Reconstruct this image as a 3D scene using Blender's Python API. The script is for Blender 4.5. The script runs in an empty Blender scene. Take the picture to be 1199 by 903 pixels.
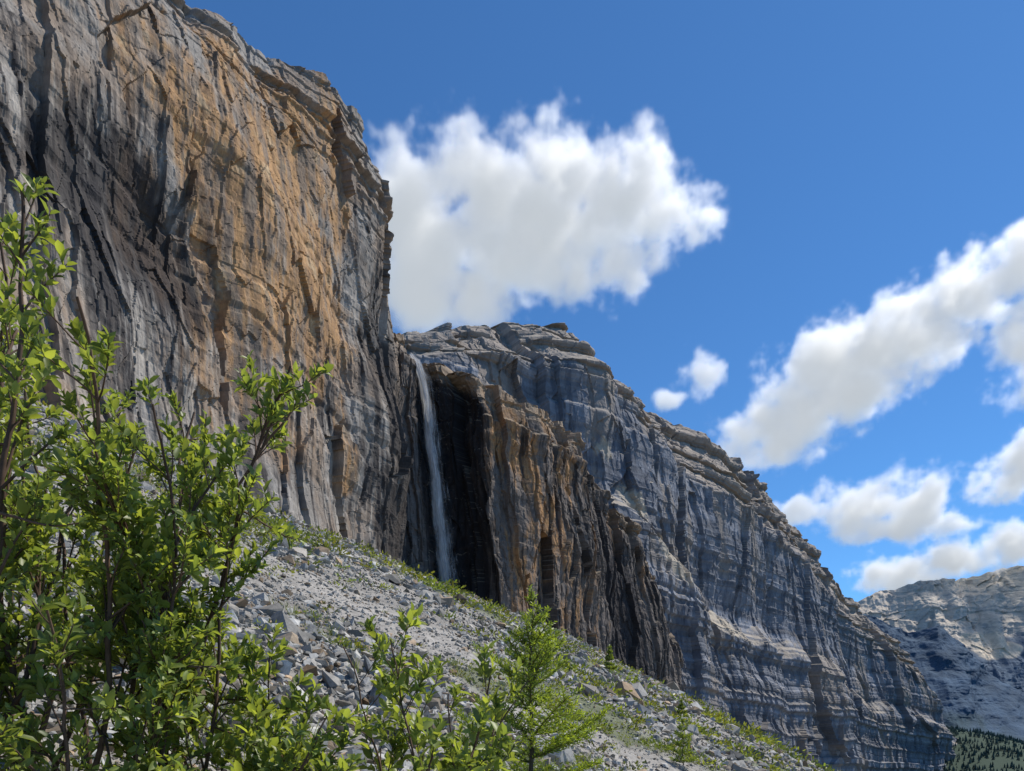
import bpy, bmesh, math, numpy as np
from mathutils import Vector
rng=np.random.default_rng(7)
scene=bpy.context.scene
# ------------------------------------------------------------------ noise
_perm=rng.permutation(256).astype(np.int32)
_G=rng.normal(size=(256,3)); _G/=np.linalg.norm(_G,axis=1)[:,None]; _G=_G.astype(np.float32)
_RT=rng.random((256,8)).astype(np.float32)
def perlin(x,y,z):
    x=np.asarray(x,np.float64);y=np.asarray(y,np.float64);z=np.asarray(z,np.float64)
    x,y,z=np.broadcast_arrays(x,y,z)
    ix=np.floor(x);iy=np.floor(y);iz=np.floor(z)
    fx=(x-ix).astype(np.float32);fy=(y-iy).astype(np.float32);fz=(z-iz).astype(np.float32)
    ix=ix.astype(np.int32)&255;iy=iy.astype(np.int32)&255;iz=iz.astype(np.int32)&255
    u=fx*fx*fx*(fx*(fx*6-15)+10);v=fy*fy*fy*(fy*(fy*6-15)+10);w=fz*fz*fz*(fz*(fz*6-15)+10)
    out=0
    for a in (0,1):
        pa=_perm[(ix+a)&255]; wa=u if a else 1-u
        for b in (0,1):
            pb=_perm[(pa+iy+b)&255]; wb=wa*(v if b else 1-v)
            for c in (0,1):
                g=_G[_perm[(pb+iz+c)&255]]
                out=out+wb*(w if c else 1-w)*(g[...,0]*(fx-a)+g[...,1]*(fy-b)+g[...,2]*(fz-c))
    return out*1.6
def fbm(x,y,z,o=4,g=.5):
    s=0;a=1;t=0
    for i in range(o):
        f=2.0**i
        s=s+a*perlin(x*f+i*17.3,y*f+i*5.1,z*f+i*9.7);t+=a;a*=g
    return s/t*1.3
def ridged(x,y,z,o=4,g=.5):
    s=0;a=1;t=0
    for i in range(o):
        f=2.0**i
        s=s+a*(1-2*np.abs(perlin(x*f+i*7.3,y*f+i*3.1,z*f+i*1.7)));t+=a;a*=g
    return s/t
def facets(x,y,seed,tilt=1.0):
    """broken-rock relief: random cells, each a tilted plane with its own offset"""
    ix=np.floor(x).astype(np.int32);iy=np.floor(y).astype(np.int32)
    best=np.full(x.shape,9e9,np.float32);val=np.zeros(x.shape,np.float32)
    for a in (-1,0,1):
        for b in (-1,0,1):
            cx=ix+a;cy=iy+b
            h=_perm[(_perm[(_perm[cx&255]+cy)&255]+seed)&255];R=_RT[h]
            dx=(x-(cx+R[...,0])).astype(np.float32);dy=(y-(cy+R[...,1])).astype(np.float32)
            d=dx*dx+dy*dy
            v=R[...,2]*2-1+tilt*((R[...,3]*2-1)*dx+(R[...,4]*2-1)*dy)
            m=d<best;best=np.where(m,d,best);val=np.where(m,v,val)
    return val
def ss(x,a,b):
    t=np.clip((x-a)/(b-a),0,1);return t*t*(3-2*t)
def mixc(c1,c2,m):
    return c1*(1-m[...,None])+np.asarray(c2)*m[...,None]
# ------------------------------------------------------------------ mesh helper
def mk(name,V,F,mats,midx=None,col=None,smooth=False):
    V=np.asarray(V,np.float32).reshape(-1,3);F=np.asarray(F,np.int32)
    k=F.shape[1];me=bpy.data.meshes.new(name)
    me.vertices.add(len(V));me.vertices.foreach_set('co',V.ravel())
    me.loops.add(F.size);me.loops.foreach_set('vertex_index',F.ravel())
    me.polygons.add(len(F));me.polygons.foreach_set('loop_start',np.arange(0,F.size,k,dtype=np.int32))
    for m in mats: me.materials.append(m)
    if midx is not None: me.polygons.foreach_set('material_index',np.asarray(midx,np.int32))
    me.polygons.foreach_set('use_smooth',np.full(len(F),smooth,bool))
    me.update(calc_edges=True)
    if col is not None:
        a=me.attributes.new('Col','FLOAT_COLOR','POINT')
        c=np.ones((len(V),4),np.float32);c[:,:3]=np.asarray(col).reshape(-1,3);a.data.foreach_set('color',c.ravel())
    ob=bpy.data.objects.new(name,me);scene.collection.objects.link(ob)
    return ob
def gridfaces(nr,nc,flip=False):
    i=np.arange(nr-1)[:,None]*nc+np.arange(nc-1)[None,:]
    F=np.stack([i,i+1,i+nc+1,i+nc],-1).reshape(-1,4)
    return F[:,::-1] if flip else F
# ------------------------------------------------------------------ materials
def nm(name):
    m=bpy.data.materials.new(name);m.use_nodes=True;nt=m.node_tree;nt.nodes.clear()
    return m,nt,nt.nodes,nt.links
def N(n,t,**k):
    x=n.new(t)
    for a,b in k.items(): setattr(x,a,b)
    return x
def rock_mat(name,scales,rough=.9,stretch=1.0,contrast=.5,bstr=.8,detail=5):
    m,nt,n,l=nm(name)
    out=N(n,'ShaderNodeOutputMaterial');b=N(n,'ShaderNodeBsdfPrincipled')
    b.inputs['Roughness'].default_value=rough;b.inputs['Specular IOR Level'].default_value=.15
    at=N(n,'ShaderNodeAttribute',attribute_name='Col')
    tc=N(n,'ShaderNodeTexCoord');mp=N(n,'ShaderNodeMapping');mp.inputs['Scale'].default_value=(1,1,stretch)
    l.new(tc.outputs['Object'],mp.inputs['Vector'])
    col=at.outputs['Color'];prev=None
    for i,(s,d) in enumerate(scales):
        t=N(n,'ShaderNodeTexNoise');t.inputs['Scale'].default_value=s;t.inputs['Detail'].default_value=detail;t.inputs['Roughness'].default_value=.7
        l.new(mp.outputs[0],t.inputs['Vector'])
        mr=N(n,'ShaderNodeMapRange');mr.inputs[1].default_value=.3;mr.inputs[2].default_value=.7
        mr.inputs[3].default_value=1-contrast;mr.inputs[4].default_value=1+contrast
        l.new(t.outputs['Fac'],mr.inputs[0])
        mx=N(n,'ShaderNodeVectorMath',operation='SCALE');l.new(col,mx.inputs[0]);l.new(mr.outputs[0],mx.inputs['Scale']);col=mx.outputs[0]
        if d>0:
            bp=N(n,'ShaderNodeBump');bp.inputs['Strength'].default_value=bstr;bp.inputs['Distance'].default_value=d
            l.new(t.outputs['Fac'],bp.inputs['Height'])
            if prev: l.new(prev.outputs[0],bp.inputs['Normal'])
            prev=bp
    l.new(col,b.inputs['Base Color']);l.new(prev.outputs[0],b.inputs['Normal'])
    l.new(b.outputs[0],out.inputs[0]);return m
def leaf_mat(name,tr=.45,rough=.45):
    m,nt,n,l=nm(name)
    out=N(n,'ShaderNodeOutputMaterial');b=N(n,'ShaderNodeBsdfPrincipled')
    b.inputs['Roughness'].default_value=rough;b.inputs['Specular IOR Level'].default_value=.45
    at=N(n,'ShaderNodeAttribute',attribute_name='Col')
    t=N(n,'ShaderNodeBsdfTranslucent');mx=N(n,'ShaderNodeMixShader');mx.inputs[0].default_value=tr
    g=N(n,'ShaderNodeVectorMath',operation='MULTIPLY');g.inputs[1].default_value=(1.9,1.8,.7)
    l.new(at.outputs['Color'],g.inputs[0]);l.new(g.outputs[0],t.inputs['Color'])
    l.new(at.outputs['Color'],b.inputs['Base Color']);l.new(b.outputs[0],mx.inputs[1]);l.new(t.outputs[0],mx.inputs[2])
    l.new(mx.outputs[0],out.inputs[0]);return m
def plain_mat(name,rough=.85):
    m,nt,n,l=nm(name)
    out=N(n,'ShaderNodeOutputMaterial');b=N(n,'ShaderNodeBsdfPrincipled');b.inputs['Roughness'].default_value=rough
    b.inputs['Specular IOR Level'].default_value=.2
    at=N(n,'ShaderNodeAttribute',attribute_name='Col')
    tx=N(n,'ShaderNodeTexNoise');tx.inputs['Scale'].default_value=25;tx.inputs['Detail'].default_value=4
    tc=N(n,'ShaderNodeTexCoord');l.new(tc.outputs['Object'],tx.inputs['Vector'])
    mr=N(n,'ShaderNodeMapRange');mr.inputs[1].default_value=.3;mr.inputs[2].default_value=.7;mr.inputs[3].default_value=.65;mr.inputs[4].default_value=1.3
    l.new(tx.outputs['Fac'],mr.inputs[0])
    mx=N(n,'ShaderNodeVectorMath',operation='SCALE');l.new(at.outputs['Color'],mx.inputs[0]);l.new(mr.outputs[0],mx.inputs['Scale'])
    l.new(mx.outputs[0],b.inputs['Base Color'])
    l.new(b.outputs[0],out.inputs[0]);return m
M_cliff=rock_mat('limestone_cliff_rock',((.35,.45),(1.8,.14)),stretch=.5,contrast=.2)
M_far=rock_mat('far_limestone',((.06,2.2),(.35,.6)),stretch=.6,contrast=.16)
M_dist=rock_mat('distant_rock',((.008,14),(.04,4)),stretch=1,contrast=.12)
M_scree=rock_mat('scree',((1.2,.12),(8,.03)),contrast=.3)
M_stone=rock_mat('stone',((5,.02),(22,.006)),contrast=.2,bstr=.6,detail=4)
M_leaf=leaf_mat('willow_leaf');M_needle=leaf_mat('spruce_needle',tr=.35,rough=.5)
M_bark=plain_mat('bark');M_tree=plain_mat('conifer_foliage')
# ------------------------------------------------------------------ ground
def ground_h(x,y):
    x=np.asarray(x,float);y=np.asarray(y,float);r=np.hypot(x,y)
    xp=np.maximum(x,0)
    ramp=-1.6-.444*np.maximum(x,-260)+.155*np.minimum(y,600)-.0012*np.minimum(xp,600)**2
    floor=-130+np.clip(y-1800,0,4000)*.03
    q=np.clip((ramp-floor)/14,-40,40)
    z=np.where(ramp-floor>300,ramp,floor+14*np.log1p(np.exp(q)))
    z=z+118*np.exp(-((x-1040)**2)/(2*190**2)-((y-1800)**2)/(2*260**2))
    z=z+fbm(x/38,y/38,0*x+3,3)*2.6*np.clip(r/120-.1,0,1)
    z=z+fbm(x/5,y/5,0*x+7,3)*.45*np.clip(r/14-.1,0,1)
    z=z+fbm(x/.7,y/.7,0*x+11,3)*.07
    z=z+fbm(x/500,y/500,0*x+1,4)*50*np.clip((r-1800)/1500,0,1)
    return z
def vegmask(x,y):
    return fbm(x/9,y/9,0*x+31,3)+.35*fbm(x/2.2,y/2.2,0*x+41,2)
rr=np.concatenate([np.geomspace(.4,450,480),np.geomspace(456,30000,150)])
th=np.concatenate([np.linspace(-52,52,520),np.linspace(53,307,70)])
th=np.radians(np.concatenate([th,[308]]))
R,T=np.meshgrid(rr,th,indexing='ij')
GX=R*np.sin(T);GY=R*np.cos(T);GZ=ground_h(GX,GY)
vm=vegmask(GX,GY)
n1=fbm(GX/6,GY/6,0*GX+50,4)
col=np.ones(GX.shape+(3,))*np.array([.275,.258,.235])*(1+.35*n1[...,None])
col=mixc(col,[.07,.095,.025],ss(vm,.08,.34)*.65*(R<400))
col=mixc(col,[.045,.07,.05],ss(R,900,1300))
mk('talus_ground',np.stack([GX,GY,GZ],-1),gridfaces(len(rr),len(th),True),[M_scree],col=col,smooth=True)
# ------------------------------------------------------------------ cliff walls
def wall(name,base,top,ns,nt,prof,disp,color,mat,ncap=24,caplen=60,caprise=.15,sink=8,basez=None,capdir=None):
    base=np.array(base,float);top=np.array(top,float)
    seg=np.linalg.norm(np.diff((base[:,:2]+top[:,:2])/2,axis=0),axis=1)
    mid=(base[:-1,:2]+base[1:,:2])/2
    w=seg/np.maximum(60,np.linalg.norm(mid,axis=1));cw=np.concatenate([[0],np.cumsum(w)]);cl=np.concatenate([[0],np.cumsum(seg)])
    q=np.linspace(0,cw[-1],ns);si=np.interp(q,cw,np.arange(len(base)));a=np.interp(si,np.arange(len(base)),cl)
    ker=np.hanning(max(5,ns//45)|1);ker/=ker.sum()
    def itp(arr):
        v=np.interp(si,np.arange(len(arr)),arr);p=len(ker)//2
        return np.convolve(np.pad(v,p,mode='edge'),ker,'valid')
    bx,by=itp(base[:,0]),itp(base[:,1]);tx,ty,tz=itp(top[:,0]),itp(top[:,1]),itp(top[:,2])
    bz=ground_h(bx,by)-sink if basez is None else np.full(ns,float(basez))
    t=np.linspace(0,1,nt);A,TT=np.meshgrid(a,t);SI=np.broadcast_to(si,A.shape)
    tw=np.clip(TT+.035*fbm(A/90,TT*3,0*A+5,3)*np.sin(np.pi*TT),0,1)
    H=np.interp(tw,[p[0] for p in prof],[p[1] for p in prof])
    X=bx+(tx-bx)*H;Y=by+(ty-by)*H;Z=bz+(tz-bz)*TT
    dx=np.gradient((bx+tx)/2);dy=np.gradient((by+ty)/2);L=np.hypot(dx,dy)+1e-9
    nx,ny=dy/L,-dx/L
    k2=np.hanning(max(9,ns//18)|1);k2/=k2.sum();p=len(k2)//2
    nx=np.convolve(np.pad(nx,p,mode='edge'),k2,'valid');ny=np.convolve(np.pad(ny,p,mode='edge'),k2,'valid');L=np.hypot(nx,ny);nx/=L;ny/=L
    c=(np.arange(1,ncap+1)/ncap)**1.4
    if capdir is None: cdx,cdy=-nx,-ny
    else: cdx,cdy=0*nx+capdir[0],0*ny+capdir[1]
    CX=tx+cdx*c[:,None]*caplen;CY=ty+cdy*c[:,None]*caplen;CZ=tz+c[:,None]*caplen*caprise
    X=np.vstack([X,CX]);Y=np.vstack([Y,CY]);Z=np.vstack([Z,CZ])
    TT=np.vstack([TT,np.ones_like(CX)+c[:,None]]);A=np.vstack([A,np.broadcast_to(a,CX.shape)]);SI=np.vstack([SI,np.broadcast_to(si,CX.shape)])
    d,dz=disp(A,Z,TT,SI,X,Y)
    X=X+nx*d;Y=Y+ny*d;Z=Z+dz
    P=np.stack([X,Y,Z],-1)
    gu=np.gradient(P,axis=1);gv=np.gradient(P,axis=0);nn=np.cross(gu,gv);nn/=np.linalg.norm(nn,axis=-1,keepdims=True)+1e-9
    col=color(A,Z,TT,SI,P,nn,d)
    ob=mk(name,P,gridfaces(*A.shape),[mat],col=np.clip(col,.01,.8),smooth=False)
    return P,si
def layers(z,p,seed,n=400,e=.8):
    r=np.random.default_rng(seed).uniform(-1,1,n)
    q=z/p+100;i=np.floor(q);f=q-i;i=i.astype(int)%n
    f=ss(f,e,1.0)
    return r[i]*(1-f)+r[(i+1)%n]*f
def warp(A,Z,s,amp,seed):
    return A+amp*fbm(A/s,Z/s,0*A+seed,3),Z+amp*fbm(A/s,Z/s,0*A+seed+3,3)
# ---- main left cliff
Ab=[(-112,10),(-100,40),(-82,75),(-73,105),(-67,128),(-60,150),(-53,180),(-46,208),(-41,226),(-37,240),(-38,256),(-60,300)]
At=[(-190,30,185),(-165,60,185),(-150,100,190),(-128,135,190),(-111,160,190),(-87,190,188),(-72.7,210,192),(-60.5,228,197),(-52.7,240,195),(-46,250,183),(-52,275,175),(-80,310,170)]
def dispA(A,Z,T,S,X,Y):
    d=fbm(A/42,Z/60,0*A+1,3)*6
    a,z=warp(A,Z,14,1.4,70)
    d=d+facets(a/17,z/75,11,.8)*2.0+facets(a/8+.06*z/7,z/32,12,1.0)*.8+facets(a/3.2,z/10,13,1.2)*.30+facets(a/1.4,z/3.2,14,1.2)*.12
    zz=Z+.12*A+fbm(A/25,Z/25,0*A+9,3)*3
    up=ss(T,.7,.92)
    d=d+layers(zz,2.6,5)*(.16+.35*up)+layers(zz,9,6)*(.35+2.0*up)+layers(zz,4,7)*1.1*up
    d=d+fbm(A/3,Z/6,0*A+6,4)*.22
    d=d-6*np.exp(-((S-4.2)/.8)**2-((T-.42)/.10)**2)
    return d,fbm(A/12,Z/12,0*A+8,4)*2.5*ss(T,.7,1)
def colA(A,Z,T,S,P,nn,d):
    c=np.ones(A.shape+(3,))*np.array([.26,.238,.215])
    n=fbm(A/16,Z/26,0*A+20,5,.6);n2=fbm(A/3,Z/40,0*A+21,6,.65);n3=fbm(A/2.0,Z/3,0*A+22,5,.7)
    zz=Z+.12*A+fbm(A/25,Z/25,0*A+9,3)*3
    fc=facets(A/6,Z/16,15,0)
    c=c*(1+.35*n3+.14*layers(zz,1.7,61)+.10*layers(zz,5,62)+.12*fc)[...,None]
    e=1-((S-6.0)/2.2)**2-((T-.57-.05*(S-6))/.40)**2
    o=ss(e+1.2*n+.6*n2,.04,.68)
    e2=1-((S-7.2)/.35)**2-((T-.26)/.14)**2
    o=np.maximum(o,ss(e2+.8*n+.3*n2,.2,.6))
    e3=1-((S-4.1)/.9)**2-((T-.97)/.12)**2
    o=np.maximum(o,.8*ss(e3+.9*n,.2,.8))
    oc=mixc(np.ones(A.shape+(3,))*np.array([.42,.245,.115])*(1+.12*fc[...,None]),[.28,.17,.095],ss(n3+.8*n2,-.2,.5))
    oc=mixc(oc,[.48,.36,.225],ss(fbm(A/5,Z/9,0*A+25,6,.65),.1,.45)*.7)
    oc=mixc(oc,[.18,.15,.125],ss(fbm(A/4,Z/34,0*A+26,6,.68),.04,.24)*.75)
    c=c*(1-o[...,None])+oc*o[...,None]
    br=ss(fbm(A/20,Z/30,0*A+33,5,.6),-.2,.3)*(1-o)*.7
    c=mixc(c,[.265,.185,.125],br)
    wv=.35*fbm(A/9,Z/25,0*A,2)
    lowz=ss(T,.62,.35)
    st=ss(fbm(A/2.8+wv,Z/160,0*A+23,6,.72),.04,.15)*np.clip(ss(fbm(A/14,Z/30,0*A+27,4),-.25,.1)+.5*lowz,0,1)
    c=mixc(c,[.045,.040,.040],st*(.88-.55*o)*ss(T,1.0,.78))
    st2=ss(fbm(A/1.7+wv,Z/110,0*A+24,5,.72),.12,.24)*np.clip(ss(fbm(A/14,Z/30,0*A+28,4),-.1,.2)+.5*lowz,0,1)
    c=mixc(c,[.46,.41,.35],st2*.6*ss(T,.8,.5)*(1-.5*o))
    dk=1-((S-4.3)/1.1)**2-((T-.40)/.21)**2  # black rock, with the overhang's shadow painted in
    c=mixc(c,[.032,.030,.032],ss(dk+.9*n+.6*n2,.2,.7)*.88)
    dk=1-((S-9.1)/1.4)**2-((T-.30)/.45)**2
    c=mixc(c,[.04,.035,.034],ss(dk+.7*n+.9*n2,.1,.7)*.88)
    dk=ss(n+.5*n2,.24,.44)*(1-o)
    c=mixc(c,[.065,.058,.056],dk*.8)
    return c
profA=[(0,0),(.1,.06),(.45,.25),(.72,.45),(.86,.66),(1,1)]
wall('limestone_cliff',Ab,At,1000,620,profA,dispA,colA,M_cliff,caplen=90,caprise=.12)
# ---- waterfall headwall
Bb=[(-60,236),(-33,258),(-23,266),(-14,268),(-5,256),(4,262),(22,285),(38,318),(48,345),(62,365),(78,385),(92,405),(100,430),(96,470)]
Bt=[(-66,262,152),(-42.8,285,149),(-39.4,284,141),(-26,282,137),(-12.5,270,127),(0,275,124),(13.6,295,123),(25.5,325,127),(33.6,355,119),(43.3,375,114.7),(64.7,400,104),(82.4,425,83.4),(95,445,46),(85,490,35)]
def dispB(A,Z,T,S,X,Y):
    w=1-.75*np.exp(-((S-2)/.7)**2)
    d=fbm(A/30,Z/55,0*A+101,3)*5*w
    a,z=warp(A,Z,12,1.5,170)
    d=d+w*(facets(a/11,z/60,21,.9)*2.5+facets(a/5,z/24,22,1.1)*1.0)+facets(a/2.6,z/9,23,1.2)*.38+facets(a/1.3,z/3,24,1.2)*.15
    zz=Z+fbm(A/25,Z/25,0*A+109,3)*3
    up=ss(T,.8,.97)
    d=d+layers(zz,3.,15)*(.2+1.1*up)+layers(zz,8,16)*(.4+2.8*up)
    d=d+fbm(A/3,Z/5,0*A+106,4)*.3
    return d,fbm(A/12,Z/12,0*A+108,4)*2.5*ss(T,.8,1)+layers(A+fbm(A/9,Z/9,0*A+111,2)*3,5,17)*1.2*ss(T,.85,1)
def colB(A,Z,T,S,P,nn,d):
    c=np.ones(A.shape+(3,))*np.array([.165,.138,.12])
    n=fbm(A/12,Z/30,0*A+120,5,.6);n2=fbm(A/3,Z/40,0*A+121,6,.65);n3=fbm(A/2.0,Z/3,0*A+122,5,.7)
    fc=facets(A/5,Z/14,25,0)
    c=c*(1+.4*n3+.15*fc)[...,None]
    o=ss(n+.6*n2-.12*np.abs(S-5)-.1*(T<.3)+.15*fc,-.25,.25)*ss(S,3.7,4.3)*ss(S,12,9)
    oc=mixc(np.ones(A.shape+(3,))*np.array([.41,.225,.10]),[.22,.14,.085],ss(n3,-.3,.4))
    c=c*(1-o[...,None])+oc*o[...,None]
    st=ss(fbm(A/2.6,Z/160,0*A+123,6,.72),.03,.15)
    c=mixc(c,[.032,.029,.029],st*.85*ss(T,1.0,.8))
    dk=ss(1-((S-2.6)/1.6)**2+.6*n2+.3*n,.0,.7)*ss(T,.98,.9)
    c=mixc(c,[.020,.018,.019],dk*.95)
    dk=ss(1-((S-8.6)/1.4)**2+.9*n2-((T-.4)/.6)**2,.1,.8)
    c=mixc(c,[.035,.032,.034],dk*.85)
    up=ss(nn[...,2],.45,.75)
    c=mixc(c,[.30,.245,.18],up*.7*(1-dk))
    c=mixc(c,np.array([.26,.195,.135]),ss(T,.88,.96)*.75)
    c=c*(1+(.35*layers(Z+n*2,1.6,126)+.5*n3)*ss(T,.85,.95))[...,None]
    return c
profB=[(0,0),(.1,.05),(.5,.35),(.85,.62),(.92,.8),(1,1)]
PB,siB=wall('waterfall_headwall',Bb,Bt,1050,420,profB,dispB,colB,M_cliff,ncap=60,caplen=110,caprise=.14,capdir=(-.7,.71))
# ---- stratified mountain behind
Cb=[(-60,480),(0,500),(60,530),(100,560),(125,585),(155,620),(190,665),(240,730),(300,800),(370,890),(440,970),(530,1080),(640,1210),(740,1330),(850,1450),(930,1540),(1000,1610),(1010,1720)]
Ct=[(-102,680,359),(-83,720,380),(-52.7,760,407),(0,790,422),(51,800,431),(83,820,412),(118,850,390),(175,920,388),(266,1000,379),(352,1090,365),(409,1150,343),(476,1230,298),(600,1350,246),(677,1430,223),(795,1530,150),(917,1620,56),(989,1680,-25),(980,1760,-70)]
def dispC(A,Z,T,S,X,Y):
    d=fbm(A/170,Z/260,0*A+201,3)*24
    a,z=warp(A,Z,40,5,270)
    d=d+facets(a/75,z/300,31,.9)*7.5+facets(a/30,z/130,32,1.1)*4.2+facets(a/12,z/42,33,1.2)*1.5+facets(a/5,z/14,34,1.2)*.55
    d=d+ridged(A/75,Z/400,0*A+202,2)*6
    zz=Z+.06*A+fbm(A/120,Z/100,0*A+209,3)*6
    up=ss(T,.74,.84);lo=ss(T,.5,.42)
    d=d+layers(zz,28,21)*(2.5+3*up)+layers(zz,11,22)*(.8+4.5*up+1.6*lo)+layers(zz,4.5,23)*(.35+1.4*up+.7*lo)
    return d,fbm(A/35,Z/35,0*A+208,4)*6*ss(T,.7,1)
def colC(A,Z,T,S,P,nn,d):
    c=np.ones(A.shape+(3,))*np.array([.185,.193,.217])  # blue-grey rock with aerial haze mixed into its colour
    n=fbm(A/60,Z/110,0*A+220,5,.6);n2=fbm(A/12,Z/170,0*A+221,6,.65);n3=fbm(A/8,Z/10,0*A+222,5,.7)
    c=c*(1+.25*n3+.10*facets(A/20,Z/50,35,0))[...,None]
    zz=Z+.06*A+fbm(A/120,Z/100,0*A+209,3)*6
    c=c*(1+.2*layers(zz,9,31)+.22*layers(zz,4,32))[...,None]
    c=mixc(c,[.09,.10,.125],ss(n2,.02,.22)*.75*ss(T,.95,.8))
    c=mixc(c,[.285,.24,.20],ss(n+.5*n2,.05,.35)*.65)
    c=mixc(c,[.30,.25,.21]*(1+0*c)*(1+.25*layers(zz,6,36))[...,None],ss(T+.08*n,.74,.85)*.85)
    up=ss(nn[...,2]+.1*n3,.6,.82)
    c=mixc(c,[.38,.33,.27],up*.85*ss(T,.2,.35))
    for (cs,ct,rs,rt) in ((4.6,.52,.5,.05),(5.6,.45,.7,.05),(7.4,.47,.6,.03),(3.9,.60,.3,.03)):
        e=1-((S-cs)/rs)**2-((T-ct)/rt)**2
        c=mixc(c,[.46,.395,.31],ss(e+.8*n3+.5*n,.2,.7)*.85)
    c=mixc(c,[.14,.148,.16],ss(T,.16,.05)*.6)
    return c
profC=[(0,0),(.06,.14),(.12,.2),(.45,.33),(.50,.47),(.53,.50),(.80,.62),(.85,.75),(.89,.79),(.92,.88),(.96,.92),(1,1)]
wall('stratified_mountain',Cb,Ct,1350,540,profC,dispC,colC,M_far,caplen=400,caprise=.05,sink=20,capdir=(-.756,.655))
# ---- distant ranges
Dt=[(1300,4500,560),(1559,4500,675),(1974,4500,701),(2130,4500,764),(2390,4500,842),(2546,4500,873),(2702,4500,870),(2832,4500,925),(3112,4500,950),(3429,4500,987),(3900,4500,831),(4600,4400,900)]
Db=[(x*.82,3250,0) for x,y,z in Dt]
def dispD(A,Z,T,S,X,Y):
    d=ridged(A/420,Z/1500,0*A+301,5)*150+fbm(A/90,Z/90,0*A+302,5)*30+facets(A/90,Z/120,41,1.1)*12
    d=d+layers(Z+fbm(A/200,Z/200,0*A,3)*25,60,41)*14*ss(T,.5,.8)+layers(Z,22,42)*3
    return d,fbm(A/120,Z/120,0*A+303,4)*38*ss(T,.6,1)
def colD(A,Z,T,S,P,nn,d):
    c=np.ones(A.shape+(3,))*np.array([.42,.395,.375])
    n=fbm(A/120,Z/90,0*A+320,5)
    c=c*(1+.10*layers(Z+n*10,25,44)+.2*n)[...,None]
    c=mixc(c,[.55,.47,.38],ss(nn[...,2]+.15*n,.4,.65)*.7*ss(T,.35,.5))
    c=mixc(c,[.06,.10,.155],ss(T+.10*n,.62,.52)*.95)  # distance haze painted as blue over the lower slopes
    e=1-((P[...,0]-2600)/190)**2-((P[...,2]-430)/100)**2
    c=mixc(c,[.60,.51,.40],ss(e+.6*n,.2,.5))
    return c
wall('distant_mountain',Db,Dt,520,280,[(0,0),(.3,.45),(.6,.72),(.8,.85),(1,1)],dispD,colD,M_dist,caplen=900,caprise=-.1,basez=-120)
Et=[(900,3000,560),(1247,3000,520),(1420,3000,452),(1593,3000,384),(1715,3000,400),(1836,3000,290),(1974,3000,165),(2147,3000,50),(2400,3000,-40),(2700,3000,-110)]
Eb=[(x*.86-60,2350,0) for x,y,z in Et]
def dispE(A,Z,T,S,X,Y):
    d=ridged(A/260,Z/900,0*A+401,5)*80+fbm(A/60,Z/60,0*A+402,5)*22+layers(Z,30,43)*3
    return d,fbm(A/90,Z/90,0*A+403,4)*22*ss(T,.5,1)
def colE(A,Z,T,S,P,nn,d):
    c=np.ones(A.shape+(3,))*np.array([.05,.085,.135])  # cloud shadow and blue haze painted into the ridge colour
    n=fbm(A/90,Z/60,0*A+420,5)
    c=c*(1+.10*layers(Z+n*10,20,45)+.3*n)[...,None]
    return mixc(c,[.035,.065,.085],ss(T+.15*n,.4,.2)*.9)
wall('distant_ridge',Eb,Et,420,220,[(0,0),(.3,.4),(.7,.75),(1,1)],dispE,colE,M_dist,caplen=600,caprise=-.3,basez=-125)
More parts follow.
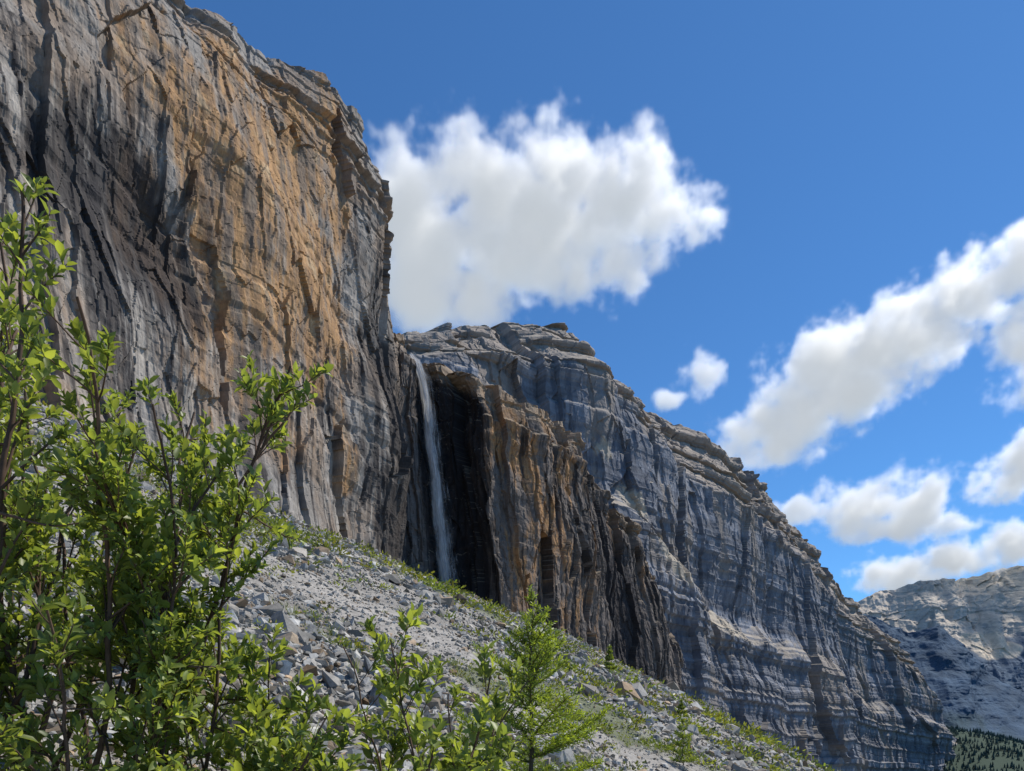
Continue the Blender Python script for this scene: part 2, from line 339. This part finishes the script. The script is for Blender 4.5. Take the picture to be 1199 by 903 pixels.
# ------------------------------------------------------------------ waterfall
def waterfall():
    m,nt,n,l=nm('falling_water')
    out=N(n,'ShaderNodeOutputMaterial');at=N(n,'ShaderNodeAttribute',attribute_name='Col')
    sp=N(n,'ShaderNodeSeparateXYZ');l.new(at.outputs['Vector'],sp.inputs[0])
    mp=N(n,'ShaderNodeMapping');mp.inputs['Scale'].default_value=(7,9,.01);l.new(at.outputs['Vector'],mp.inputs['Vector'])
    tx=N(n,'ShaderNodeTexNoise');tx.inputs['Scale'].default_value=1;tx.inputs['Detail'].default_value=7;tx.inputs['Roughness'].default_value=.72
    l.new(mp.outputs[0],tx.inputs['Vector'])
    ad=N(n,'ShaderNodeMath',operation='ADD');l.new(tx.outputs['Fac'],ad.inputs[0]);l.new(sp.outputs['Z'],ad.inputs[1])
    mr=N(n,'ShaderNodeMapRange',interpolation_type='SMOOTHSTEP');mr.inputs[1].default_value=.50;mr.inputs[2].default_value=1.12;mr.inputs[4].default_value=.92
    l.new(ad.outputs[0],mr.inputs[0])
    d=N(n,'ShaderNodeBsdfDiffuse');d.inputs[0].default_value=(.95,.96,.97,1)
    t=N(n,'ShaderNodeBsdfTranslucent');t.inputs[0].default_value=(.95,.96,.97,1)
    mx=N(n,'ShaderNodeMixShader');mx.inputs[0].default_value=.5;l.new(d.outputs[0],mx.inputs[1]);l.new(t.outputs[0],mx.inputs[2])
    tr=N(n,'ShaderNodeBsdfTransparent');m2=N(n,'ShaderNodeMixShader');l.new(mr.outputs[0],m2.inputs[0]);l.new(tr.outputs[0],m2.inputs[1]);l.new(mx.outputs[0],m2.inputs[2])
    l.new(m2.outputs[0],out.inputs[0])
    j=np.argmin(np.abs(siB-2.05));rows=np.arange(0,420)[::-1]
    ctr=PB[rows][:,j-4:j+5].mean(1)
    k=np.hanning(41);k/=k.sum()
    cs=np.stack([np.convolve(np.pad(ctr[:,i],20,mode='edge'),k,'valid') for i in range(3)],-1)
    L=len(cs);a=np.linspace(0,1,L);VV=[];CC=[];FF=[];off=0
    for (w0,w1,dx,dy,dens,sd) in ((4.0,7.5,0,4.2,.42,0),(3.0,5.5,.8,5.2,.32,3),(3.0,14,.8,3.4,.18,7),(2.5,16,1.6,6,.12,12)):
        nc=40;ac=np.linspace(-1,1,nc)
        W=w0+(w1-w0)*a**.8
        X=cs[:,0][:,None]+dx+ac*W[:,None]/2+.5*fbm(a*8+sd,0*a,0*a,3)[:,None]
        Y=cs[:,1][:,None]-dy-1.3*np.cos(ac*1.4)+.5*fbm(ac[None,:]*3+sd,a[:,None]*6,0*X,3)
        Z=np.broadcast_to(cs[:,2][:,None],X.shape)
        edge=dens*(1-np.abs(ac)**2)[None,:]*np.ones_like(X)-.42*(np.abs(ac)**3)[None,:]-.08*a[:,None]**1.5
        edge=edge-ss(a,.90,1)[:,None]*.2+.24*fbm(a[:,None]*9,ac[None,:]*.8+sd,0*X+sd,4)
        VV.append(np.stack([X,Y,Z],-1).reshape(-1,3))
        CC.append(np.stack([np.broadcast_to(ac*(.3+.7*W[:,None]/9),X.shape)+sd,np.broadcast_to(a[:,None],X.shape)+sd,edge],-1).reshape(-1,3))
        FF.append(gridfaces(L,nc)+off);off+=X.size
    mk('waterfall',np.vstack(VV),np.vstack(FF),[m],col=np.vstack(CC),smooth=True)
waterfall()
# ------------------------------------------------------------------ stones
def rock_variants(n,npts=15):
    out=[]
    for i in range(n):
        bm=bmesh.new();p=rng.normal(size=(npts,3));p/=np.linalg.norm(p,axis=1)[:,None];p*=rng.uniform(.75,1.1,(npts,1));p*=np.array([1,rng.uniform(.6,.95),rng.uniform(.45,.8)])
        vs=[bm.verts.new(q) for q in p]
        bmesh.ops.convex_hull(bm,input=vs)
        bm.verts.ensure_lookup_table()
        loose=[v for v in bm.verts if not v.link_faces]
        bmesh.ops.delete(bm,geom=loose,context='VERTS')
        bmesh.ops.triangulate(bm,faces=bm.faces[:]);bm.verts.index_update();bm.verts.ensure_lookup_table()
        V=np.array([v.co[:] for v in bm.verts]);F=np.array([[v.index for v in f.verts] for f in bm.faces]);bm.free();out.append((V,F))
    return out
def rotmats(n,tilt=.6):
    a=rng.uniform(0,2*np.pi,n);b=rng.normal(0,tilt,n);c=rng.normal(0,tilt,n)
    ca,sa,cb,sb,cc,sc=np.cos(a),np.sin(a),np.cos(b),np.sin(b),np.cos(c),np.sin(c);z=0*a;o=z+1
    Rz=np.stack([ca,-sa,z,sa,ca,z,z,z,o],-1).reshape(-1,3,3);Rx=np.stack([o,z,z,z,cb,-sb,z,sb,cb],-1).reshape(-1,3,3);Ry=np.stack([cc,z,sc,z,o,z,-sc,z,cc],-1).reshape(-1,3,3)
    return Rz@Rx@Ry
def stones(name,x,y,s,lift=.1,npts=15):
    var=rock_variants(16,npts);z=ground_h(x,y)+s*lift
    vi=rng.integers(0,16,len(x));Vs=[];Fs=[];Cs=[];off=0
    for k,(V,F) in enumerate(var):
        i=np.where(vi==k)[0]
        if not len(i): continue
        Rm=rotmats(len(i));P=np.einsum('nij,vj->nvi',Rm,V)*s[i][:,None,None]+np.stack([x[i],y[i],z[i]],-1)[:,None,:]
        g=.15+.33*rng.random((len(i),1))**1.3;hue=rng.normal(0,.012,(len(i),1))
        c=np.concatenate([g*1.05+hue,g,g*.91-hue],1)
        br=rng.random(len(i))<.12;c[br]*=np.array([.9,.72,.55])
        Vs.append(P.reshape(-1,3));Cs.append(np.repeat(c,len(V),0))
        Fs.append((F[None]+(np.arange(len(i))*len(V))[:,None,None]+off).reshape(-1,3));off+=len(i)*len(V)
    mk(name,np.vstack(Vs),np.vstack(Fs),[M_stone],col=np.clip(np.vstack(Cs),.02,.8))
n=200000
r=np.exp(rng.uniform(np.log(2.0),np.log(400),n));a=np.radians(rng.uniform(-44,40,n))
x=r*np.sin(a);y=r*np.cos(a)
s=np.clip(.0022*r*np.exp(rng.normal(0,.6,n)),.006,.9)*(1+1.1*ss(r,14,3))
patch=fbm(x/12,y/12,0*x+77,3);s=s*(1+.9*np.clip(patch,-.5,.8))
big=rng.random(n)<.006;s[big]*=2.0
keep=(vegmask(x,y)<.35)|(rng.random(n)<.4)
stones('talus_stones',x[keep],y[keep],s[keep],npts=12)
bx=np.array([44,50,41,57,36,-1.9,-1.35,-.9,70,63]);by=np.array([205,212,198,222,190,6.2,5.2,6.6,250,235.])
bs=np.array([4.5,3.4,3.0,3.6,2.2,.13,.11,.12,3.5,4.])
stones('boulders',bx,by,bs,.1,npts=30)
# ------------------------------------------------------------------ plants
LT=np.array([[0,0,0],[-.5,.32,.10],[0,.34,0],[.5,.32,.10],[-.46,.68,.07],[0,.70,-.04],[.46,.68,.07],[0,1,-.12]],float)
LF=np.array([[0,2,1],[0,3,2],[1,2,5],[1,5,4],[2,3,6],[2,6,5],[4,5,7],[5,6,7]])
class Plant:
    def __init__(s): s.V=[];s.F=[];s.C=[];s.M=[];s.n=0;s.L=[]
    def tube(s,P,R,col,k=5):
        P=np.asarray(P,float);R=np.asarray(R,float);T=np.gradient(P,axis=0);T/=np.linalg.norm(T,axis=1)[:,None]+1e-9
        ref=np.array([.31,.2,.93]) if abs(T[0][2])<.9 else np.array([1.,0,0])
        U=np.cross(T,ref);U/=np.linalg.norm(U,axis=1)[:,None]+1e-9;W=np.cross(T,U)
        an=np.arange(k)*2*np.pi/k
        ring=P[:,None]+R[:,None,None]*(np.cos(an)[None,:,None]*U[:,None]+np.sin(an)[None,:,None]*W[:,None])
        m=len(P);i=np.arange(m-1)[:,None]*k;j=np.arange(k)[None];jn=(j+1)%k
        A=i+j;B=i+jn;C=i+k+jn;D=i+k+j
        F=np.concatenate([np.stack([A,B,C],-1).reshape(-1,3),np.stack([A,C,D],-1).reshape(-1,3)])
        s.V.append(ring.reshape(-1,3));s.F.append(F+s.n);s.C.append(np.tile(col,(m*k,1)));s.M.append(np.zeros(len(F),int));s.n+=m*k
    def leaf(s,p,d,up,L,W,c): s.L.append((*p,*d,*up,L,W,*c))
    def flush(s,temp=LT,faces=LF):
        if not s.L: return
        A=np.array(s.L);p=A[:,0:3];d=A[:,3:6];u=A[:,6:9];L=A[:,9];W=A[:,10];c=A[:,11:14]
        d=d/np.linalg.norm(d,axis=1)[:,None];sd=np.cross(d,u);sd/=np.linalg.norm(sd,axis=1)[:,None]+1e-9;nn=np.cross(sd,d)
        V=p[:,None]+temp[None,:,0,None]*W[:,None,None]*sd[:,None]+temp[None,:,1,None]*L[:,None,None]*d[:,None]+temp[None,:,2,None]*L[:,None,None]*nn[:,None]
        k=len(temp);F=(faces[None]+(np.arange(len(A))*k)[:,None,None]).reshape(-1,3)
        s.V.append(V.reshape(-1,3));s.F.append(F+s.n);s.C.append(np.repeat(c,k,0));s.M.append(np.ones(len(F),int));s.n+=len(A)*k;s.L=[]
    def build(s,name,mats,smooth=True):
        return mk(name,np.vstack(s.V),np.vstack(s.F),mats,midx=np.concatenate(s.M),col=np.clip(np.vstack(s.C),.005,.9),smooth=smooth)
def rv(sc=1): return rng.normal(0,sc,3)
def unit(v): return v/(math.sqrt(v[0]*v[0]+v[1]*v[1]+v[2]*v[2])+1e-9)
def leafcol():
    t=rng.random();b=rng.uniform(.7,1.3)
    c=np.array([.12,.175,.06])*(1-t)+np.array([.28,.33,.08])*t
    return c*b
BARK=np.array([.11,.07,.05])
def shoot(pl,p,d,L,r,depth,leafL,grav=.25,dens=1.0,wig=.085):
    n=max(4,int(L/.05));P=[p];dd=unit(d)
    for i in range(n):
        dd=unit(dd+rv(wig)+np.array([0,0,grav*.12]));P.append(P[-1]+dd*L/n)
    P=np.array(P);R=np.linspace(r,max(r*.35,.0012),len(P))
    col=BARK*rng.uniform(.7,1.4) if depth>0 else np.array([.13,.11,.04])
    pl.tube(P,R,col,5 if depth>0 else 4)
    D=np.gradient(P,axis=0)
    if depth>0:
        nb=int(rng.integers(5,8)*L/.6*dens)+2
        for t in np.sort(rng.uniform(.25,.98,nb)):
            q=t*(len(P)-1);i=int(q);pp=P[i]+(P[min(i+1,len(P)-1)]-P[i])*(q-i)
            bd=unit(unit(D[i])*.8+rv(.6)+np.array([0,0,.2]))
            shoot(pl,pp,bd,min(L,1.1)*rng.uniform(.20,.40)*(1.2-.7*t),R[i]*.6,depth-1,leafL,grav,dens)
    if depth<=1:
        st=.15 if depth==0 else .5
        m=int(L*(1-st)/(leafL*.27)*dens)+2
        ph=rng.uniform(0,6)
        for j in range(m):
            t=st+(1-st)*(j+.5)/m;q=t*(len(P)-1);i=int(q);pp=P[i]+(P[min(i+1,len(P)-1)]-P[i])*(q-i)
            ax=unit(D[i]);s1=unit(np.cross(ax,[.2,.1,1]));s2=np.cross(ax,s1);ph+=2.4
            o=s1*np.cos(ph)+s2*np.sin(ph)
            ld=unit(ax*.8+o*.7+np.array([0,0,.15])+rv(.18))
            up=unit(ax*.6-o*.6+np.array([0,0,.6])+rv(.45))
            l=leafL*rng.uniform(.55,1.2)*(1.0 if t<.85 else .75)
            pl.leaf(pp,ld,up,l,l*rng.uniform(.36,.48),leafcol())
def willow(name,stems,leafL,depth=2,dens=1.0,seed=None):
    global rng
    if seed is not None: rng=np.random.default_rng(seed)
    pl=Plant()
    for (x,y,lean,L,r) in stems:
        p=np.array([x,y,float(ground_h(x,y))-.05])
        shoot(pl,p,unit(np.array([lean[0],lean[1],1.0])),L,r,depth,leafL,dens=dens)
    pl.flush();return pl.build(name,[M_bark,M_leaf])
willow('willow_shrub',[(-1.80,2.45,(.0,.02),2.15,.014),(-1.62,2.5,(.0,.03),1.95,.013),(-1.45,2.5,(.04,.0),1.85,.012),(-1.25,2.5,(.02,.0),1.65,.011),
  (-1.9,2.6,(.02,.0),2.25,.014),(-2.0,2.7,(.02,0),2.25,.013),(-1.7,2.3,(.02,0),1.55,.011),(-1.5,2.75,(.06,.05),1.95,.012),(-1.15,2.4,(.0,0),1.25,.010),(-1.8,2.3,(.0,0),1.65,.012),(-1.5,2.2,(.03,0),1.25,.010),
  (-1.35,2.65,(.04,.0),1.85,.012),(-1.15,2.6,(.02,.0),1.6,.010),(-1.0,2.4,(.0,0),.95,.008),(-1.75,2.1,(.0,0),1.25,.010),(-1.35,2.2,(.0,0),1.05,.010),
  (-2.1,2.9,(.0,0),2.2,.013),(-1.95,3.0,(.02,0),2.1,.013),(-1.7,3.0,(.02,0),1.9,.012),(-1.55,2.3,(.0,0),1.35,.010),(-1.3,2.9,(.02,0),1.7,.010),(-1.65,2.0,(0,0),.95,.009),
  (-1.4,2.35,(.0,0),1.4,.010),(-1.2,2.75,(.0,0),1.75,.010),(-1.7,2.65,(.0,0),1.6,.011),(-2.1,3.1,(.05,0),1.9,.012),(-1.5,3.1,(.0,0),1.8,.011),(-1.9,2.4,(.0,0),1.4,.011),(-1.05,2.65,(.0,0),1.25,.009),(-1.25,2.25,(.0,0),.8,.008)],.049,dens=1.0,seed=33)
willow('willow_shrub',[(-.62,2.75,(-.02,.05),1.35,.010),(-.5,2.8,(-.08,0),1.2,.008),(-.33,2.7,(-.04,0),1.3,.009),(-.25,2.9,(-.02,.1),1.35,.008),(-.45,2.6,(0,0),1.0,.008),(-.55,2.9,(0,0),1.3,.008),(-.4,2.9,(0,0),1.35,.008),(-.68,2.9,(0,0),1.2,.008)],.060,dens=.95,seed=5)
willow('willow_shrub',[(-.12,2.2,(.05,0),.70,.006),(.0,2.3,(-.1,0),.68,.006),(-.95,2.2,(.1,0),.72,.006),(-1.1,2.2,(.0,0),.8,.006),(-.75,2.2,(.1,0),.68,.006),(.1,2.3,(.1,0),.66,.006),(-.35,2.2,(.1,0),.66,.006),(-.85,2.4,(.0,0),.8,.006),(-.2,2.5,(.0,0),.85,.006),(-.6,2.4,(0,0),.8,.006),(-.7,2.6,(0,0),.9,.006),(-.95,2.7,(0,0),.85,.006)],.055,depth=1,dens=1.7,seed=8)
# ------------------------------------------------------------------ spruces
NT=np.array([[-.5,0,0],[.5,0,0],[.45,.8,.05],[-.45,.8,.05],[0,1,.05]],float);NF=np.array([[0,1,2],[0,2,3],[3,2,4]])
def spruce(name,x,y,H,W,whorl=.1,nl=.016,nw=.0028,step=.0045,hue=1.0,start=.12,irr=0.):
    pl=Plant();z0=float(ground_h(x,y))-.03
    tr=[np.array([x+.01*math.sin(k*1.3),y,z0+H*k/12]) for k in range(13)]
    pl.tube(tr,np.linspace(H*.014,H*.002,13),[.12,.09,.07],6)
    def twig(p,d,L,r):
        n=4;P=[p];dd=unit(d)
        for i in range(n): dd=unit(dd+rv(.06)+np.array([0,0,.06]));P.append(P[-1]+dd*L/n)
        P=np.array(P);pl.tube(P,np.linspace(r,r*.4,n+1),[.13,.10,.05],3)
        m=max(3,int(L/step));ph=0
        for j in range(m):
            t=(j+.5)/m;q=t*n;i=int(q);pp=P[i]+(P[i+1]-P[i])*(q-i);ax=unit(P[i+1]-P[i])
            s1=unit(np.cross(ax,[0.1,0.1,1]));s2=np.cross(s1,ax);ph+=2.4
            o=s1*np.cos(ph)+s2*(np.sin(ph)*.7+.25)
            c=np.array([.11,.175,.035])*(1-t*.8)+np.array([.34,.42,.06])*t*.8
            pl.leaf(pp,ax*.7+o,rv(1),nl*rng.uniform(.8,1.2),nw,c*rng.uniform(.7,1.3)*hue)
        return P
    h=start*H
    while h<H*.97:
        f=h/H;L0=(W*(1-f)**.8+.03*H*.5)*(1+irr*rng.normal())
        nb=rng.integers(5,8);a0=rng.uniform(0,6)
        for b in range(nb):
            an=a0+b*2*np.pi/nb+rng.normal(0,.25);L=L0*rng.uniform(.55,1.25)
            el=.0+.8*f+rng.normal(0,.1)
            d=np.array([math.cos(an)*math.cos(el),math.sin(an)*math.cos(el),math.sin(el)])
            p=np.array([x,y,z0+h+rng.normal(0,whorl*.12)])
            P=twig(p,d,L,H*.0028)
            k=max(2,int(L/(H*.015)))
            for j in range(1,k):
                t=.1+.87*j/k;q=t*4;i=min(3,int(q));pp=P[i]+(P[i+1]-P[i])*(q-i);ax=unit(P[i+1]-P[i])
                sdv=unit(np.cross(ax,[0,0,1]))*(1 if j%2 else -1)
                twig(pp,ax*.75+sdv*.8+np.array([0,0,rng.normal(0,.1)]),L*.5*(1.1-t*.75)*rng.uniform(.7,1.2),H*.0015)
        h+=whorl*rng.uniform(.8,1.15)
    twig(np.array([x,y,z0+H*.95]),np.array([0,0,1.]),H*.07,H*.002)
    pl.flush(NT,NF);return pl.build(name,[M_bark,M_needle],smooth=False)
spruce('spruce_sapling',.115,4.5,1.80,.66,whorl=.14,nl=.025,nw=.007,step=.0055,irr=.12)
spruce('spruce_sapling',3.35,14.5,1.0,.35,whorl=.16,nl=.045,nw=.014,step=.03,hue=.8)
spruce('spruce_sapling',7.9,60,2.2,.7,whorl=.35,nl=.16,nw=.06,step=.12,hue=.7)
spruce('spruce_sapling',9.6,42,1.2,.4,whorl=.25,nl=.10,nw=.035,step=.08,hue=.7)
# ------------------------------------------------------------------ low alpine cover
def clumps():
    pl=Plant();n=15000
    r=np.exp(rng.uniform(np.log(3),np.log(260),n));a=np.radians(rng.uniform(-44,38,n));x=r*np.sin(a);y=r*np.cos(a)
    vm=vegmask(x,y);k=np.where((vm>.14)&(rng.random(n)<.48)|(rng.random(n)<.03))[0]
    z=ground_h(x,y)
    for i in k:
        S=min(max(.08,.013*r[i]*rng.uniform(.5,1.7)),1.7);m=int(rng.integers(30,60))
        base=np.array([.10,.15,.04])*rng.uniform(.5,1.2)+np.array([.07,.04,0])*rng.random()
        d=rng.normal(size=(m,3));d[:,2]=np.abs(d[:,2])*.8+.15;d/=np.linalg.norm(d,axis=1)[:,None]
        q=rng.uniform(.15,1,m)[:,None]*d*S*np.array([1.3,1.3,.8])+np.array([x[i],y[i],z[i]])
        L=S*rng.uniform(.16,.30,m)
        pl.L.extend(np.concatenate([q,d+rng.normal(0,.4,(m,3)),rng.normal(0,1,(m,3)),L[:,None],L[:,None]*.45,base*rng.uniform(.6,1.5,(m,1))],1).tolist())
    pl.flush(NT,NF);pl.build('alpine_plants',[M_bark,M_leaf])
clumps()
def grass():
    pl=Plant();n=2600
    r=np.exp(rng.uniform(np.log(2.4),np.log(16),n));a=np.radians(rng.uniform(-40,36,n));x=r*np.sin(a);y=r*np.cos(a)
    k=np.where((vegmask(x,y)>.10)|(rng.random(n)<.04))[0];z=ground_h(x,y)
    for i in k:
        for j in range(rng.integers(12,26)):
            p=np.array([x[i],y[i],z[i]-.01])+rv(.025)*np.array([1,1,0]);d=np.array([0,0,1])+rv(.35)
            pl.leaf(p,d,rv(1),rng.uniform(.08,.24),.005,np.array([.17,.21,.05])*rng.uniform(.6,1.3))
    pl.flush(NT,NF);pl.build('grass',[M_bark,M_leaf])
grass()
# ------------------------------------------------------------------ valley forest
def forest():
    n=26000
    x=rng.uniform(820,2600,n);y=rng.uniform(1350,3000,n)
    k=(x/y>.54)&(x/y<.95)&(fbm(x/90,y/90,0*x+88,3)>-.35);x=x[k];y=y[k];z=ground_h(x,y);n=len(x);h=rng.uniform(5,13,n)
    V=[];F=[];C=[];off=0
    an=np.arange(6)*np.pi/3
    for (f0,f1,w) in ((.08,.6,.24),(.35,.85,.18),(.6,1,.11)):
        jit=rng.uniform(.7,1.3,(n,6))
        ring=np.stack([x[:,None]+np.cos(an)*w*h[:,None]*jit,y[:,None]+np.sin(an)*w*h[:,None]*jit,np.broadcast_to((z+h*f0)[:,None],(n,6))],-1)
        tip=np.stack([x,y,z+h*f1],-1)[:,None]
        VV=np.concatenate([ring,tip],1);b=(np.arange(n)*7)[:,None,None]
        ff=np.array([[i,(i+1)%6,6] for i in range(6)])[None]+b
        V.append(VV.reshape(-1,3));F.append(ff.reshape(-1,3)+off);off+=n*7
        C.append(np.repeat(np.array([.05,.08,.065])*rng.uniform(.6,1.4,(n,1)),7,0))
    mk('conifer_forest',np.vstack(V),np.vstack(F),[M_tree],col=np.vstack(C))
forest()
# ------------------------------------------------------------------ clouds (true volumes)
def cloud_mat():
    m,nt,n,l=nm('cloud_vapour')
    m.cycles.volume_step_rate=3.0
    out=N(n,'ShaderNodeOutputMaterial')
    at=N(n,'ShaderNodeAttribute',attribute_name='density')
    sc=N(n,'ShaderNodeVolumeScatter');sc.inputs['Color'].default_value=(1,1,1,1);sc.inputs['Anisotropy'].default_value=.6
    em=N(n,'ShaderNodeEmission');em.inputs[0].default_value=(.86,.93,1,1)
    mu=N(n,'ShaderNodeMath',operation='MULTIPLY');mu.inputs[1].default_value=.021;l.new(at.outputs['Fac'],mu.inputs[0])
    me=N(n,'ShaderNodeMath',operation='MULTIPLY');me.inputs[1].default_value=.32;l.new(mu.outputs[0],me.inputs[0])  # added glow in place of light scattered many times inside the cloud
    l.new(mu.outputs[0],sc.inputs['Density']);l.new(me.outputs[0],em.inputs['Strength'])
    ad=N(n,'ShaderNodeAddShader');l.new(sc.outputs[0],ad.inputs[0]);l.new(em.outputs[0],ad.inputs[1])
    l.new(ad.outputs[0],out.inputs['Volume']);return m
M_cloud=cloud_mat()
def cloud(cx,cy,cz,blobs,seed,U=100,vox=10,thin=0.):
    ng=bpy.data.node_groups.new('cloud_nodes','GeometryNodeTree')
    ng.interface.new_socket('Geometry',in_out='INPUT',socket_type='NodeSocketGeometry')
    ng.interface.new_socket('Geometry',in_out='OUTPUT',socket_type='NodeSocketGeometry')
    n=ng.nodes;l=ng.links;out=N(n,'NodeGroupOutput')
    def M(op,a,b=None,c=None):
        x=N(n,'ShaderNodeMath',operation=op)
        for i,v in enumerate((a,b,c)):
            if v is None: continue
            if hasattr(v,'is_output'): l.new(v,x.inputs[i])
            else: x.inputs[i].default_value=v
        return x.outputs[0]
    def V(op,a,b):
        x=N(n,'ShaderNodeVectorMath',operation=op)
        for i,v in enumerate((a,b)):
            if hasattr(v,'is_output'): l.new(v,x.inputs[i])
            else: x.inputs[i].default_value=v
        return x
    pos=N(n,'GeometryNodeInputPosition').outputs[0]
    def noise(scale,det,rough,off,vec=False):
        t=N(n,'ShaderNodeTexNoise');t.inputs['Scale'].default_value=scale;t.inputs['Detail'].default_value=det;t.inputs['Roughness'].default_value=rough
        l.new(V('ADD',pos,(off*311.,off*97.,off*53.)).outputs[0],t.inputs['Vector'])
        return t.outputs['Color'] if vec else t.outputs['Fac']
    wv=V('MULTIPLY',V('SUBTRACT',noise(1/(1.6*U),2,.5,seed+5,True),(.5,.5,.5)).outputs[0],(2.0*U,2.0*U,1.6*U)).outputs[0]
    pw=V('ADD',pos,wv).outputs[0]
    f=None
    for bx,bz,rx,rz in blobs:
        ry=min(rx,rz*1.4)
        d=V('DIVIDE',V('SUBTRACT',pw,(bx*U,0,bz*U)).outputs[0],(rx*U,ry*U,rz*U)).outputs[0]
        dd=N(n,'ShaderNodeVectorMath',operation='DOT_PRODUCT');l.new(d,dd.inputs[0]);l.new(d,dd.inputs[1])
        v=M('SUBTRACT',1.,dd.outputs['Value'])
        f=v if f is None else M('SMOOTH_MAX',f,v,.3)
    n1=M('MULTIPLY',M('SUBTRACT',noise(1/(1.5*U),6,.64,seed),.5),6.4)
    den=M('SUBTRACT',M('ADD',M('MINIMUM',f,.85),n1),thin)
    mr=N(n,'ShaderNodeMapRange',interpolation_type='SMOOTHSTEP');mr.inputs['From Min'].default_value=.0;mr.inputs['From Max'].default_value=1.2
    l.new(den,mr.inputs['Value'])
    x0=min(b[0]-b[2] for b in blobs)-1.5;x1=max(b[0]+b[2] for b in blobs)+1.5;z0=min(b[1]-b[3] for b in blobs)-1.3;z1=max(b[1]+b[3] for b in blobs)+1.3
    yr=max(min(b[2],b[3]*1.4) for b in blobs)+.8
    vc=N(n,'GeometryNodeVolumeCube');vc.inputs['Min'].default_value=(x0*U,-yr*U,z0*U);vc.inputs['Max'].default_value=(x1*U,yr*U,z1*U)
    vc.inputs['Resolution X'].default_value=int((x1-x0)*U/vox);vc.inputs['Resolution Y'].default_value=int(2*yr*U/vox);vc.inputs['Resolution Z'].default_value=int((z1-z0)*U/vox)
    l.new(mr.outputs['Result'],vc.inputs['Density'])
    sm=N(n,'GeometryNodeSetMaterial');sm.inputs['Material'].default_value=M_cloud
    l.new(vc.outputs['Volume'],sm.inputs['Geometry']);l.new(sm.outputs[0],out.inputs[0])
    me=bpy.data.meshes.new('cloud');ob=bpy.data.objects.new('cloud',me);scene.collection.objects.link(ob)
    me.materials.append(M_cloud)
    md=ob.modifiers.new('volume','NODES');md.node_group=ng
    ob.location=(cx,cy,cz);ob.rotation_euler=(0,0,-math.atan2(cx,cy));return ob
cloud(87,2500,1690,[(-4.2,-.4,3.0,2.2),(-.9,.1,3.4,2.2),(2.2,.8,2.8,1.6),(4.4,.5,1.9,1.1),(3.6,2.0,1.2,.9),(2.0,-1.5,2.1,.9),(-3.4,-2.3,2.7,1.1)],3,vox=8.5)
cloud(1490,3000,1490,[(-3.8,-2.2,2.5,1.5),(-1.7,-.6,2.9,2.0),(.9,.7,2.4,1.6),(3.5,1.9,2.1,1.2),(5.7,2.8,1.9,1.4),(5.6,-.7,1.6,1.8),(7,1,2,1)],11,vox=10)
cloud(762,3000,1393,[(.1,.2,.85,.95),(-1.3,-.6,.75,.35)],17,vox=10)
cloud(1656,3500,1030,[(0,0,2.6,1.3),(1.8,.1,1.8,1.5),(-2.6,0,1.9,.8),(1,-1.2,2,.5)],23,vox=12)
cloud(2700,4000,1350,[(0,0,2.1,1.4),(1.7,.5,2.5,1.7)],29,vox=14)
cloud(2702,4500,1039,[(-2.7,-.9,2.9,1.4),(0,-.2,3.1,1.3),(3,.3,3,1.2),(-.2,1.6,1.7,.9)],37,vox=14)
# ------------------------------------------------------------------ light, sky, camera
EL=math.radians(55);AZ=math.atan2(.82,.46)
sd=Vector((math.sin(AZ)*math.cos(EL),math.cos(AZ)*math.cos(EL),math.sin(EL)))
su=bpy.data.lights.new('sun','SUN');su.energy=5;su.angle=math.radians(.5);su.color=(1,.94,.84)
so=bpy.data.objects.new('sun',su);so.rotation_euler=sd.to_track_quat('Z','Y').to_euler();scene.collection.objects.link(so)
w=bpy.data.worlds.new('World');scene.world=w;w.use_nodes=True;nt=w.node_tree;nt.nodes.clear()
sk=nt.nodes.new('ShaderNodeTexSky');sk.sky_type='NISHITA';sk.sun_disc=False;sk.sun_elevation=EL;sk.sun_rotation=AZ;sk.altitude=1800;sk.air_density=1.0;sk.dust_density=.3;sk.ozone_density=3
tint=nt.nodes.new('ShaderNodeVectorMath');tint.operation='MULTIPLY';tint.inputs[1].default_value=(.48,.85,1.12)
bg=nt.nodes.new('ShaderNodeBackground');bg.inputs[1].default_value=.128;o=nt.nodes.new('ShaderNodeOutputWorld')
nt.links.new(sk.outputs[0],tint.inputs[0]);nt.links.new(tint.outputs[0],bg.inputs[0]);nt.links.new(bg.outputs[0],o.inputs[0])
cam=bpy.data.cameras.new('camera');cam.lens=26;cam.sensor_width=36;cam.shift_y=.332;cam.clip_start=.05;cam.clip_end=80000
co=bpy.data.objects.new('camera',cam);co.location=(0,0,0);co.rotation_euler=(math.radians(90),0,0);scene.collection.objects.link(co);scene.camera=co
scene.view_settings.view_transform='Standard';scene.view_settings.look='None';scene.view_settings.exposure=0
